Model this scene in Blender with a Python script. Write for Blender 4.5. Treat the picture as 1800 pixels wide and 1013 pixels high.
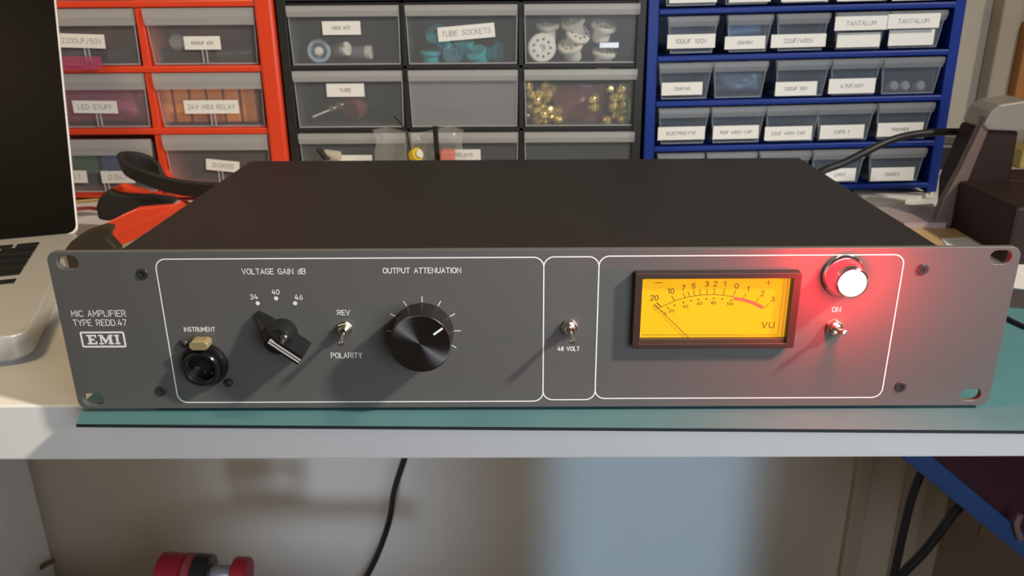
import bpy, bmesh, math, random
from mathutils import Vector, Matrix, noise
random.seed(7)
for o in list(bpy.data.objects): bpy.data.objects.remove(o)
C = bpy.context.scene.collection
S = 0.001                                   # everything below is in millimetres
R = math.radians

# ------------------------------------------------------------------ camera
F = 1450.0
CAM = Vector((-6.776609, -388.057317, 213.151956))
def rot_cam():
    a, b, c = R(69.45698716), R(0.46279578), R(-0.44057856)
    return Matrix.Rotation(b, 3, 'Z') @ Matrix.Rotation(a, 3, 'X') @ Matrix.Rotation(c, 3, 'Z')
CM = rot_cam()
cd = bpy.data.cameras.new('camera'); co = bpy.data.objects.new('camera', cd); C.objects.link(co)
co.matrix_world = Matrix.Translation(CAM*S) @ CM.to_4x4()
cd.sensor_width = 36.0; cd.lens = F/1800*36.0; cd.clip_start = 0.01; cd.clip_end = 50
cd.dof.use_dof = True; cd.dof.focus_distance = 0.42; cd.dof.aperture_fstop = 20.0
bpy.context.scene.camera = co

# ------------------------------------------------------------------ world, lamps, exposure
vs = bpy.context.scene.view_settings
vs.view_transform = 'Standard'; vs.look = 'None'; vs.gamma = 1.0; vs.use_curve_mapping = False
vs.exposure = 0.0
w = bpy.data.worlds.new('world'); bpy.context.scene.world = w; w.use_nodes = True
w.node_tree.nodes['Background'].inputs[0].default_value = (1.0, 0.84, 0.68, 1)
w.node_tree.nodes['Background'].inputs[1].default_value = 0.065
def area_light(name, loc, target, size, power, color, size_y=None, spread=180):
    l = bpy.data.lights.new(name, 'AREA'); l.energy = power; l.color = color; l.size = size*S
    if size_y: l.shape = 'RECTANGLE'; l.size_y = size_y*S
    l.spread = R(spread)
    o = bpy.data.objects.new(name, l); C.objects.link(o)
    o.location = Vector(loc)*S
    o.rotation_euler = (Vector(target)-Vector(loc)).to_track_quat('-Z', 'Y').to_euler()
    return o
area_light('ceiling_lamp_light', (1046, -510, 990), (-40, -60, 20), 100, 6.3, (1.0, 0.92, 0.79), spread=85)
area_light('desk_lamp_light', (-480, -20, 660), (-350, 260, 40), 120, 1.4, (1.0, 0.76, 0.42))
area_light('screen_glow_light', (330, -650, 200), (60, 0, -10), 440, 3.9, (0.80, 0.88, 1.0), 420)
area_light('right_wall_patch_light', (195, -900, -400), (195, 680, -540), 300, .27, (0.30, 0.58, 1.0), 500, 5)  # added narrow cool beam, shaped to leave a patch on the wall
area_light('left_wall_patch_light', (-300, -900, -380), (-280, 680, -480), 260, .18, (0.55, 0.7, 1.0), 400, 14)  # added softer beam for the left cool patch under the desk

# ------------------------------------------------------------------ helpers
def at(x, y, Y):
    d = CM @ Vector(((x-900)/F, -(y-506.5)/F, -1)); return CAM + d*((Y-CAM.y)/d.y)
def atz(x, y, Z):
    d = CM @ Vector(((x-900)/F, -(y-506.5)/F, -1)); return CAM + d*((Z-CAM.z)/d.z)

def mat(name, col, rough=0.5, metal=0.0, emit=None, estr=0.0, noise_amt=0.0, noise_scale=300, coat=0.0, bump=0.0, spec=0.5):
    m = bpy.data.materials.new(name); m.use_nodes = True; nt = m.node_tree
    b = nt.nodes['Principled BSDF']
    b.inputs['Base Color'].default_value = (*col, 1); b.inputs['Roughness'].default_value = rough
    b.inputs['Metallic'].default_value = metal; b.inputs['Coat Weight'].default_value = coat
    b.inputs['Specular IOR Level'].default_value = spec
    if emit: b.inputs['Emission Color'].default_value = (*emit, 1); b.inputs['Emission Strength'].default_value = estr
    if noise_amt or bump:
        tc = nt.nodes.new('ShaderNodeTexCoord'); n = nt.nodes.new('ShaderNodeTexNoise')
        n.inputs['Scale'].default_value = noise_scale; n.inputs['Detail'].default_value = 4
        nt.links.new(tc.outputs['Object'], n.inputs['Vector'])
        if noise_amt:
            r = nt.nodes.new('ShaderNodeMapRange')
            r.inputs['To Min'].default_value = 1-noise_amt; r.inputs['To Max'].default_value = 1+noise_amt
            nt.links.new(n.outputs['Fac'], r.inputs['Value'])
            v = nt.nodes.new('ShaderNodeVectorMath'); v.operation = 'SCALE'
            v.inputs[0].default_value = col
            nt.links.new(r.outputs['Result'], v.inputs['Scale'])
            nt.links.new(v.outputs['Vector'], b.inputs['Base Color'])
        if bump:
            bp = nt.nodes.new('ShaderNodeBump'); bp.inputs['Strength'].default_value = bump; bp.inputs['Distance'].default_value = 0.0005
            nt.links.new(n.outputs['Fac'], bp.inputs['Height']); nt.links.new(bp.outputs['Normal'], b.inputs['Normal'])
    return m
def clear(name, col, rough, opacity, spec=0.5):
    m = bpy.data.materials.new(name); m.use_nodes = True; nt = m.node_tree
    b = nt.nodes['Principled BSDF']; out = nt.nodes['Material Output']
    b.inputs['Base Color'].default_value = (*col, 1); b.inputs['Roughness'].default_value = rough
    b.inputs['Specular IOR Level'].default_value = spec
    tr = nt.nodes.new('ShaderNodeBsdfTransparent'); mx = nt.nodes.new('ShaderNodeMixShader')
    mx.inputs[0].default_value = opacity
    nt.links.new(tr.outputs[0], mx.inputs[1]); nt.links.new(b.outputs[0], mx.inputs[2]); nt.links.new(mx.outputs[0], out.inputs[0])
    return m

class MB:
    def __init__(s): s.v = []; s.f = []; s.m = []; s.sm = []
    def add(s, vs, fs, mi=0, smooth=False):
        o = len(s.v); s.v += [tuple(v) for v in vs]
        for f in fs: s.f.append([i+o for i in f]); s.m.append(mi); s.sm.append(smooth)
        return s
    def box(s, x0, x1, y0, y1, z0, z1, bev=0, mi=0, M=None, seg=2):
        bm = bmesh.new(); bmesh.ops.create_cube(bm, size=1)
        for v in bm.verts:
            v.co = Vector(((x0+x1)/2+v.co.x*(x1-x0), (y0+y1)/2+v.co.y*(y1-y0), (z0+z1)/2+v.co.z*(z1-z0)))
        if bev: bmesh.ops.bevel(bm, geom=bm.edges[:], offset=bev, segments=seg, profile=0.5, affect='EDGES')
        return s.bm(bm, mi, M)
    def bm(s, bm, mi=0, M=None, smooth=False):
        bm.verts.index_update()
        s.add([(M @ v.co if M else v.co) for v in bm.verts], [[v.index for v in f.verts] for f in bm.faces], mi, smooth); bm.free(); return s
    def lathe(s, prof, seg=48, O=(0,0,0), axis=(0,-1,0), mi=0, smooth=True, ref=None):
        a = Vector(axis).normalized(); u = (Vector(ref) if ref else (Vector((1,0,0)) if abs(a.x) < .9 else Vector((0,0,1))))
        u = (u-a*u.dot(a)).normalized(); v = a.cross(u); O = Vector(O); vs = []; fs = []
        n = len(prof)
        for k in range(seg):
            t = 2*math.pi*k/seg; d = u*math.cos(t)+v*math.sin(t)
            for (r, h) in prof: vs.append(O+a*h+d*r)
        for k in range(seg):
            for i in range(n-1):
                fs.append([k*n+i, ((k+1) % seg)*n+i, ((k+1) % seg)*n+i+1, k*n+i+1])
        if prof[0][0] > 1e-6: fs.append([k*n for k in range(seg)][::-1])
        if prof[-1][0] > 1e-6: fs.append([k*n+n-1 for k in range(seg)])
        return s.add(vs, fs, mi, smooth)
    def tube(s, pts, r, seg=12, mi=0, sub=8, flat=None, up=None):
        P = [Vector(p) for p in pts]
        if sub > 1 and len(P) > 2:
            Q = []
            for i in range(len(P)-1):
                p0 = P[max(i-1, 0)]; p1 = P[i]; p2 = P[i+1]; p3 = P[min(i+2, len(P)-1)]
                for k in range(sub):
                    t = k/sub
                    Q.append(.5*((2*p1)+(p2-p0)*t+(2*p0-5*p1+4*p2-p3)*t*t+(3*p1-p0-3*p2+p3)*t**3))
            Q.append(P[-1]); P = Q
        n = len(P); vs = []; fs = []
        T = [(P[min(i+1, n-1)]-P[max(i-1, 0)]).normalized() for i in range(n)]
        u = Vector(up) if up else (Vector((0,0,1)) if abs(T[0].z) < .9 else Vector((1,0,0)))
        for i in range(n):
            if up: u = Vector(up)
            u = (u-T[i]*u.dot(T[i])).normalized(); v = T[i].cross(u)
            rr = r[0]+(r[1]-r[0])*i/(n-1) if isinstance(r, tuple) else r
            for k in range(seg):
                a = 2*math.pi*(k+.5)/seg
                if flat:      # rounded rectangular section: flat=(half height along up, half thickness)
                    ca, sa = math.cos(a), math.sin(a); e = 0.45
                    vs.append(P[i]+u*flat[0]*math.copysign(abs(ca)**e, ca)+v*flat[1]*math.copysign(abs(sa)**e, sa))
                else: vs.append(P[i]+(u*math.cos(a)+v*math.sin(a))*rr)
        for i in range(n-1):
            for k in range(seg):
                fs.append([i*seg+k, i*seg+(k+1) % seg, (i+1)*seg+(k+1) % seg, (i+1)*seg+k])
        fs.append(list(range(seg))[::-1]); fs.append([(n-1)*seg+k for k in range(seg)])
        return s.add(vs, fs, mi, True)
    def prism(s, poly, d, mi=0, bev=0, M=None):
        bm = bmesh.new(); vs = [bm.verts.new(Vector(p)) for p in poly]; f = bm.faces.new(vs)
        r = bmesh.ops.extrude_face_region(bm, geom=[f])
        for v in r['geom']:
            if isinstance(v, bmesh.types.BMVert): v.co += Vector(d)
        bmesh.ops.recalc_face_normals(bm, faces=bm.faces[:])
        if bev: bmesh.ops.bevel(bm, geom=bm.edges[:], offset=bev, segments=2, profile=.5, affect='EDGES')
        return s.bm(bm, mi, M)
    def ribbon(s, pts, wd, O, U, V, mi=0, closed=False, caps=True):
        """flat mitred stroke; successive strokes lie a hair above one another"""
        O, U, V = Vector(O), Vector(U), Vector(V); h = wd/2; P = [Vector(p) for p in pts]
        if (P[0]-P[-1]).length < 1e-6 and len(P) > 2: P.pop(); closed = True
        s.rc = (getattr(s, 'rc', 0)+1) % 5; O = O+U.cross(V).normalized()*s.rc*.012
        n = len(P); L = []; Rr = []
        if caps and not closed:
            P[0] = P[0]-(P[1]-P[0]).normalized()*h*.8; P[-1] = P[-1]+(P[-1]-P[-2]).normalized()*h*.8
        for i in range(n):
            a = P[i-1] if (i or closed) else None; b = P[(i+1) % n] if (i < n-1 or closed) else None
            d0 = (P[i]-a).normalized() if a is not None else (b-P[i]).normalized()
            d1 = (b-P[i]).normalized() if b is not None else d0
            t = d0+d1
            t = t.normalized() if t.length > 1e-3 else d0
            nn = Vector((-t.y, t.x)); k = h/max(abs(nn.dot(Vector((-d0.y, d0.x)))), .45)
            L.append(P[i]+nn*k); Rr.append(P[i]-nn*k)
        f = [[i, (i+1) % n, n+(i+1) % n, n+i] for i in range(n if closed else n-1)]
        return s.add([O+U*p.x+V*p.y for p in L+Rr], f, mi)
    def disc(s, c, r, O, U, V, mi=0, n=24):
        O, U, V = Vector(O), Vector(U), Vector(V)
        return s.add([O+U*(c[0]+r*math.cos(2*math.pi*k/n))+V*(c[1]+r*math.sin(2*math.pi*k/n)) for k in range(n)], [list(range(n))], mi)
    def build(s, name, mats, parent=None, loc=None):
        me = bpy.data.meshes.new(name); L = Vector(loc) if loc else Vector((0,0,0))
        me.from_pydata([((Vector(v)-L)*S)[:] for v in s.v], [], s.f)
        for m in (mats if isinstance(mats, (list, tuple)) else [mats]): me.materials.append(m)
        me.polygons.foreach_set('material_index', s.m); me.polygons.foreach_set('use_smooth', s.sm); me.update()
        if any(s.sm): me.set_sharp_from_angle(angle=R(32))
        o = bpy.data.objects.new(name, me); C.objects.link(o)
        if parent is not None:
            o.parent = parent; pl = world_loc(parent)
            o.location = L*S-pl
        else: o.location = L*S
        return o
def world_loc(o):
    l = Vector(o.location)
    while o.parent: o = o.parent; l += o.location
    return l
def tag(o, label, cat, group=None):
    o['label'] = label; o['category'] = cat
    if group: o['group'] = group
    return o
def thing(name, label, cat, loc, group=None):
    o = bpy.data.objects.new(name, None); C.objects.link(o); o.location = Vector(loc)*S; o.empty_display_size = .01
    return tag(o, label, cat, group)
def part(mb, name, m, parent, loc=None, label=None):
    o = mb.build(name, m, parent, loc)
    if label: o['label'] = label
    return o
def struct(mb, name, m):
    o = mb.build(name, m); o['kind'] = 'structure'; return o

# ------------------------------------------------------------------ a single stroke engraving alphabet (cell 4 x 6)
G = {
 'A': (4, [[(0,0),(2,6),(4,0)],[(.7,2),(3.3,2)]]),
 'B': (4, [[(0,0),(0,6),(2.6,6),(3.5,5.6),(3.8,4.7),(3.5,3.7),(2.6,3.2),(0,3.2)],[(2.6,3.2),(3.6,2.8),(4,1.7),(3.6,.5),(2.6,0),(0,0)]]),
 'C': (3.8, [[(3.8,5.1),(3.2,5.8),(2.1,6),(.9,5.7),(0,4.3),(0,1.7),(.9,.3),(2.1,0),(3.2,.2),(3.8,.9)]]),
 'D': (4, [[(0,0),(0,6),(2,6),(3.3,5.5),(4,4.2),(4,1.8),(3.3,.5),(2,0),(0,0)]]),
 'E': (3.5, [[(3.5,6),(0,6),(0,0),(3.5,0)],[(0,3.1),(3,3.1)]]),
 'F': (3.4, [[(3.4,6),(0,6),(0,0)],[(0,3.1),(2.8,3.1)]]),
 'G': (4, [[(3.8,5.1),(3.2,5.8),(2.1,6),(.9,5.7),(0,4.3),(0,1.7),(.9,.3),(2.1,0),(3.2,.2),(4,1),(4,2.8),(2.3,2.8)]]),
 'H': (4, [[(0,0),(0,6)],[(4,0),(4,6)],[(0,3.1),(4,3.1)]]),
 'I': (.4, [[(.2,0),(.2,6)]]),
 'J': (3, [[(3,6),(3,1.3),(2.3,.2),(1.3,0),(.4,.3),(0,1.2)]]),
 'K': (3.8, [[(0,0),(0,6)],[(3.7,6),(0,2.4)],[(1.2,3.5),(3.8,0)]]),
 'L': (3.2, [[(0,6),(0,0),(3.2,0)]]),
 'M': (4.4, [[(0,0),(0,6),(2.2,2.2),(4.4,6),(4.4,0)]]),
 'N': (4, [[(0,0),(0,6),(4,0),(4,6)]]),
 'O': (4.2, [[(2.1,6),(.8,5.6),(0,4.2),(0,1.8),(.8,.4),(2.1,0),(3.4,.4),(4.2,1.8),(4.2,4.2),(3.4,5.6),(2.1,6)]]),
 'P': (3.7, [[(0,0),(0,6),(2.4,6),(3.3,5.6),(3.7,4.5),(3.3,3.3),(2.4,2.8),(0,2.8)]]),
 'R': (3.8, [[(0,0),(0,6),(2.4,6),(3.3,5.6),(3.7,4.5),(3.3,3.3),(2.4,2.8),(0,2.8)],[(2,2.8),(3.8,0)]]),
 'S': (3.8, [[(3.6,5.1),(2.9,5.8),(1.9,6),(.8,5.7),(.2,4.8),(.5,3.7),(1.9,3.1),(3.2,2.5),(3.8,1.6),(3.2,.4),(1.9,0),(.7,.2),(0,1)]]),
 'T': (3.8, [[(0,6),(3.8,6)],[(1.9,6),(1.9,0)]]),
 'U': (4, [[(0,6),(0,1.7),(.7,.4),(2,0),(3.3,.4),(4,1.7),(4,6)]]),
 'V': (4, [[(0,6),(2,0),(4,6)]]),
 'X': (3.8, [[(0,0),(3.8,6)],[(0,6),(3.8,0)]]),
 'Y': (3.8, [[(0,6),(1.9,2.9),(3.8,6)],[(1.9,2.9),(1.9,0)]]),
 'Z': (3.8, [[(0,6),(3.8,6),(0,0),(3.8,0)]]),
 'd': (3, [[(3,6),(3,0)],[(3,3.2),(2.2,4),(1.2,4),(.3,3.4),(0,2),(.3,.6),(1.2,0),(2.2,0),(3,.8)]]),
 'u': (2.8, [[(0,4),(0,1),(.6,.2),(1.4,0),(2.2,.3),(2.8,1)],[(2.8,4),(2.8,0)]]),
 '0': (3.4, [[(1.7,6),(.7,5.6),(0,4.2),(0,1.8),(.7,.4),(1.7,0),(2.7,.4),(3.4,1.8),(3.4,4.2),(2.7,5.6),(1.7,6)]]),
 '1': (1.6, [[(0,4.8),(1.4,6),(1.4,0)]]),
 '2': (3.4, [[(0,4.7),(.5,5.7),(1.7,6),(2.9,5.7),(3.4,4.6),(3,3.4),(0,0),(3.4,0)]]),
 '3': (3.4, [[(.1,5),(.8,5.8),(1.7,6),(2.8,5.6),(3.2,4.6),(2.7,3.5),(1.4,3.2)],[(1.7,3.2),(2.9,2.9),(3.4,1.7),(2.9,.4),(1.7,0),(.6,.2),(0,1)]]),
 '4': (3.8, [[(1.9,6),(0,1.7),(3.8,1.7)],[(2.7,3.4),(2.7,0)]]),
 '5': (3.4, [[(3.2,6),(.5,6),(.2,3.2),(1.2,3.8),(2,3.8),(3,3.3),(3.4,2),(2.9,.5),(1.7,0),(.6,.2),(0,1)]]),
 '6': (3.4, [[(2.6,6),(.9,3.8),(.2,2.6),(0,1.7),(.5,.5),(1.7,0),(2.9,.5),(3.4,1.8),(2.9,3.2),(1.7,3.6),(.7,3.3)]]),
 '7': (3.4, [[(0,6),(3.4,6),(1.2,0)]]),
 '8': (3.4, [[(1.7,6),(.7,5.6),(.3,4.7),(.7,3.6),(1.7,3.2),(2.7,3.6),(3.1,4.7),(2.7,5.6),(1.7,6)],[(1.7,3.2),(.5,2.7),(0,1.6),(.5,.4),(1.7,0),(2.9,.4),(3.4,1.6),(2.9,2.7),(1.7,3.2)]]),
 '9': (3.4, [[(.8,0),(2.5,2.2),(3.2,3.4),(3.4,4.3),(2.9,5.5),(1.7,6),(.5,5.5),(0,4.2),(.5,2.8),(1.7,2.4),(2.7,2.7)]]),
 '.': (.4, [[(.2,0),(.2,.1)]]), '/': (2.4, [[(0,-.4),(2.4,6.4)]]), '-': (2.6, [[(.2,3),(2.4,3)]]), ' ': (2.6, []),
}
def stext(mb, s, O, U, V, height, stroke, width=None, mi=0, gap=1.5, centre=False):
    adv = 0; lay = []
    for ch in s:
        g = G[ch]; lay.append((adv, g)); adv += g[0]+gap
    adv -= gap; sy = height/6; sx = width/adv if width else sy
    off = -adv*sx/2 if centre else 0
    for a, g in lay:
        for pl in g[1]:
            mb.ribbon([(off+(a+p[0])*sx, p[1]*sy) for p in pl], stroke, O, U, V, mi)
    return mb
UX, UZ = Vector((1,0,0)), Vector((0,0,1))

# ------------------------------------------------------------------ materials
M_panel = mat('panel_grey_paint', (.104,.101,.094), .50, noise_amt=.07, noise_scale=2500, bump=.05)
M_chassis = mat('chassis_dark_coat', (.016,.012,.0115), .52, noise_amt=.15, noise_scale=1800, bump=.10, spec=.28)
M_ink = mat('white_ink', (.85,.84,.80), .6)
M_black = mat('black_plastic', (.012,.012,.012), .35)
M_gloss = mat('glossy_black_plastic', (.010,.010,.011), .18)
M_hole = mat('black_recess', (.004,.004,.004), .8)
M_screw = mat('black_screw', (.035,.033,.033), .45, metal=.2)
M_nickel = mat('nickel', (.72,.68,.60), .22, metal=1)
M_chrome = mat('chrome', (.85,.83,.82), .12, metal=1)
M_brass = mat('champagne_metal', (.52,.41,.20), .32, metal=.5)
M_steel = mat('steel', (.55,.54,.52), .3, metal=1)
M_white = mat('white_laminate', (.86,.84,.80), .42, noise_amt=.03, noise_scale=25)
M_wall = mat('cream_wall_paint', (.62,.54,.42), .7, noise_amt=.04, noise_scale=9)
M_trim = mat('cream_trim_paint', (.50,.42,.31), .55)
M_door = mat('brown_door_paint', (.28,.19,.12), .6, noise_amt=.12, noise_scale=20)
M_floor = mat('brown_floor', (.20,.14,.09), .6, noise_amt=.2, noise_scale=12)
M_mat = mat('teal_mat', (.078,.200,.215), .55, noise_amt=.08, noise_scale=60)
M_matedge = mat('dark_mat_core', (.008,.014,.02), .7)
M_alu = mat('aluminium', (.58,.56,.51), .40, metal=.35)
M_aluglare = mat('aluminium_with_lamp_glare', (.95,.94,.90), .4, metal=0)  # near-white lid colour has the lamp's reflection painted in
M_glass = mat('screen_glass', (.006,.005,.004), .4, spec=.05)
M_key = mat('black_key', (.012,.012,.012), .45)
M_red = mat('red_plastic', (.75,.060,.018), .36, noise_amt=.05, noise_scale=40)
M_blackcab = mat('black_cabinet_plastic', (.014,.014,.014), .5)
M_blue = mat('blue_plastic', (.006,.028,.23), .42, spec=.3)
M_drawer = clear('clear_drawer_plastic', (.42,.44,.46),   .25, .13)
M_lip = clear('frosted_drawer_lip', (.60,.60,.60), .32, .46)
M_drawerb = clear('bluish_drawer_plastic', (.30,.36,.44), .25, .15)
M_lipb = clear('bluish_drawer_lip', (.40,.43,.47), .32, .34)
M_frost = clear('frosted_drawer_front', (.44,.44,.46), .35, .36)
M_label = mat('white_label', (.80,.79,.76), .6)
M_print = mat('label_print', (.10,.10,.11), .7)
M_rubber = mat('black_rubber', (.014,.013,.012), .6)
M_cable = mat('black_cable', (.010,.009,.009), .5)

# ------------------------------------------------------------------ the room
WY = 680.0
struct(MB().box(-800, 900, WY, WY+20, -740, 900), 'wall_back', M_wall)
struct(MB().box(-780, -758, -300, WY, -740, 900), 'wall_left', M_wall)
struct(MB().box(-800, 1100, -900, WY+20, -760, -740), 'floor', M_floor)
tb = MB().box(496, 520, WY-14, WY, -740, 900, 3); struct(tb, 'trim_1', M_trim)
tb = MB().box(574, 600, WY-26, WY, -740, 900, 4).box(600, 640, WY-14, WY, -740, 900, 3); struct(tb, 'trim_2', M_trim)
struct(MB().box(640, 1100, WY-6, WY, -740, 900, 2).box(700, 1000, WY-12, WY-6, -600, 700, 3), 'door_1', M_door)

# ------------------------------------------------------------------ desk
dk = thing('desk', 'white laminate desk carrying the amplifier and drawer cabinets', 'desk', (0, 330, -740))
part(MB().box(-738, 1000, 11, 668, -38.5, -4, 1.2), 'desk_top', M_white, dk)
part(MB().box(-757, -739, 12, 668, -740, -4, 1.2), 'side_panel', M_white, dk)
for y in (60, 620): part(MB().box(915, 965, y-25, y+25, -740, -38.5, 2), 'leg', M_white, dk)

# cutting mat: a large sheet overhanging the front edge of the desk
ang = math.atan2(-10.0, 485.0); mx_ = Vector((math.cos(ang), math.sin(ang), 0)); my_ = Vector((-math.sin(ang), math.cos(ang), 0))
m0 = Vector((-237.3, -12.3, -4.0))
cm = MB(); cs = [m0, m0+mx_*600, m0+mx_*600+my_*300, m0+my_*300-mx_*9, m0+my_*27-mx_*8]
up = Vector((0,0,1.9))
cm.add([c for c in cs]+[c+up for c in cs], [[i, (i+1) % 5, 5+(i+1) % 5, 5+i] for i in range(5)]+[[4,3,2,1,0]], 1)
cm.add([c+up for c in cs], [[0,1,2,3,4]], 0)
tag(cm.build('cutting_mat', [M_mat, M_matedge], None, (0,100,-4)), 'teal cutting mat under the amplifier, overhanging the front edge of the desk', 'cutting mat')

# ------------------------------------------------------------------ the amplifier
W2, H = 241.3, 88.1
amp = thing('amplifier', 'dark grey rack mount microphone amplifier with lit yellow meter and red pilot light', 'amplifier', (0, 110, -2.1))
def rrect(x0, x1, z0, z1, r, n=8):
    P = []
    for cx, cz, a0 in ((x1-r, z1-r, 0), (x0+r, z1-r, 90), (x0+r, z0+r, 180), (x1-r, z0+r, 270)):
        for k in range(n+1):
            a = R(a0+90*k/n); P.append((cx+r*math.cos(a), cz+r*math.sin(a)))
    return P
def plate(outlines, y0, y1, bev):
    """outer outline with holes, extruded from y0 (front) to y1, as vertices and faces"""
    cu = bpy.data.curves.new('tmp', 'CURVE'); cu.dimensions = '2D'; cu.fill_mode = 'BOTH'
    cu.extrude = (y1-y0)/2-bev; cu.bevel_depth = bev; cu.bevel_resolution = 2; cu.offset = -bev
    for ol in outlines:
        sp = cu.splines.new('POLY'); sp.points.add(len(ol)-1); sp.use_cyclic_u = True
        for p, q in zip(sp.points, ol): p.co = (q[0], q[1], 0, 1)
    ob = bpy.data.objects.new('tmp', cu); me = bpy.data.meshes.new_from_object(ob)
    vs = [Vector((v.co.x, (y0+y1)/2-v.co.z, v.co.y)) for v in me.vertices]; fs = [list(p.vertices) for p in me.polygons]
    bpy.data.objects.remove(ob); bpy.data.curves.remove(cu); bpy.data.meshes.remove(me)
    return vs, fs
slots = []
for (px, py) in ((118.5, 462), (163.5, 702.5), (1759.5, 452.5), (1706.5, 694)):
    p = at(px, py, 0); slots.append(rrect(p.x-5.3, p.x+5.3, p.z-3.5, p.z+3.5, 3.45))
vs_, fs_ = plate([rrect(-W2, W2, 0, H, 5)]+slots, 0, 3.2, .45)
fp = part(MB().add(vs_, fs_), 'front_panel', M_panel, amp)
ch = MB().box(-206, 202, 3.2, 219, 1.6, 87.6, .8)
part(ch, 'chassis', M_chassis, amp)
for x in (-180, 176):
    for y in (30, 195): part(MB().lathe([(7,0),(8,3.7)], 24, (x, y, -2.1), (0,0,1)), 'foot', M_rubber, amp)
# printed lettering and outlines, just proud of the paint
YI = -.10
def ptext(s, xl, xr, yt, yb, stroke=.42, mb=None, Y=YI):
    a = at(xl, (yt+yb)/2, Y); b = at(xr, (yt+yb)/2, Y); t = at((xl+xr)/2, yt, Y); q = at((xl+xr)/2, yb, Y)
    h = t.z-q.z-stroke; O = Vector((a.x+stroke/2, Y, q.z+stroke/2)); 
    part(stext(MB(), s, O, UX, UZ, h, stroke, (b.x-a.x)-stroke), 'printed_word', M_ink, fp)
ptext('VOLTAGE GAIN dB', 424.6, 537.3, 472, 482.6)
ptext('34', 439.4, 453.5, 517.2, 526.8); ptext('40', 477.4, 491.4, 508.8, 518.2); ptext('46', 517.8, 532, 517.8, 527.6)
ptext('REV', 592.3, 614.9, 545, 554.4); ptext('POLARITY', 581.4, 636.6, 620, 629.8)
ptext('OUTPUT ATTENUATION', 672.8, 810.4, 470.6, 480.8)
ptext('MIC AMPLIFIER', 124.7, 220.8, 545.6, 557); ptext('TYPE REDD.47', 128.2, 222.4, 561.8, 573.2)
ptext('INSTRUMENT', 323, 378.4, 575, 583.4, .40)
ptext('48 VOLT', 980, 1019, 609.3, 617.3, .40); ptext('ON', 1462.4, 1478.2, 539.6, 549, .42)
for px, py in ((453, 533.3), (485.3, 524.7), (518.7, 533.3)):
    p = at(px, py, YI); part(MB().disc((0,0), 1.1, (p.x, YI, p.z), UX, UZ), 'printed_dot', M_ink, fp)
kc = at(744.6, 581.8, 0)
for a in (180, 150, 120, 90, 60, 30, 0, -30, 210):
    part(MB().ribbon([(r*math.cos(R(a)), r*math.sin(R(a))) for r in (15.8, 19.0)], .45, (kc.x, YI, kc.z), UX, UZ, caps=False), 'printed_tick', M_ink, fp)
def outline(x0, y0, x1, y1, x2, y2, x3, y3):
    """rounded rectangle from the four sides' mid-lines in panel millimetres"""
    a = at(x0, y0, YI); b = at(x1, y1, YI); c = at(x2, y2, YI); d = at(x3, y3, YI)
    return (a.x+d.x)/2, (b.x+c.x)/2, (d.z+c.z)/2, (a.z+b.z)/2
for q in ((275.5, 456.5, 957, 451.8, 953.5, 703.8, 310.5, 709.5), (957, 451.8, 1053, 451.5, 1046, 702, 953.5, 703.8), (1053, 451.3, 1590, 447, 1550, 697.6, 1046, 702)):
    x0, x1, z0, z1 = outline(*q)
    olz = getattr(outline, 'k', 0); outline.k = olz+1
    part(MB().ribbon(rrect(x0, x1, z0, z1, 5.2, 10), .66, (0, YI-.02*olz, 0), UX, UZ, closed=True, caps=False), 'printed_outline', M_ink, fp)
# slab serif badge in a frame
lg = MB()
a = at(139.6, 583, YI); b = at(222.6, 611.2, YI); c = at(218.2, 583, YI); d = at(144.6, 611.2, YI)
x0, x1, z0, z1 = (a.x+d.x)/2, (c.x+b.x)/2, (b.z+d.z)/2, (a.z+c.z)/2
t = 1.05; lg.ribbon(rrect(x0+t/2, x1-t/2, z0+t/2, z1-t/2, .5, 3), t, (0, YI, 0), UX, UZ, closed=True)
wL = x1-x0; hL = z1-z0; zb, zt = z0+hL*.20, z1-hL*.20
def slab(x, poly, wdt):
    slab.k = (getattr(slab, 'k', 0)+1) % 9
    lg.add([Vector((x+p[0]*wdt, YI-.012*slab.k, zb+p[1]*(zt-zb))) for p in poly], [list(range(len(poly)))])
e0 = x0+wL*.135
for R4 in ((0,.0,.17,1),): pass
def rects(x, wdt, rs):
    for (u0, v0, u1, v1) in rs: slab(x, [(u0,v0),(u1,v0),(u1,v1),(u0,v1)], wdt)
rects(e0, wL*.235, [(0,0,.95,.16),(0,.84,.95,1),(.16,.16,.46,.84),(.46,.42,.68,.58),(.62,.36,.72,.64),(.80,.16,.95,.34),(.80,.68,.95,.84)])
m0_ = e0+wL*.265
rects(m0_, wL*.33, [(0,0,.34,.15),(0,.85,.27,1),(.11,.15,.22,.85),(.62,0,1,.15),(.73,.85,1,1),(.70,.15,.91,.85)])
slab(m0_, [(.12,1),(.30,1),(.56,.30),(.44,.0)], wL*.33); slab(m0_, [(.88,1),(.72,1),(.44,.25),(.44,.0)], wL*.33)
rects(m0_+wL*.36, wL*.115, [(0,0,1,.16),(0,.84,1,1),(.24,.16,.76,.84)])
part(lg, 'printed_badge', M_ink, fp)

# panel screws
for px, py in ((250.5, 481.5), (283.5, 687), (1620.5, 474), (1582.5, 680)):
    p = at(px, py, 0)
    s_ = MB().lathe([(2.95, 0), (2.95, .35), (2.6, .7), (1.35, .7), (1.3, .1), (0, .1)], 28, (p.x, 0, p.z), mi=0, smooth=False)
    part(s_, 'panel_screw', M_screw, amp)

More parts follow.
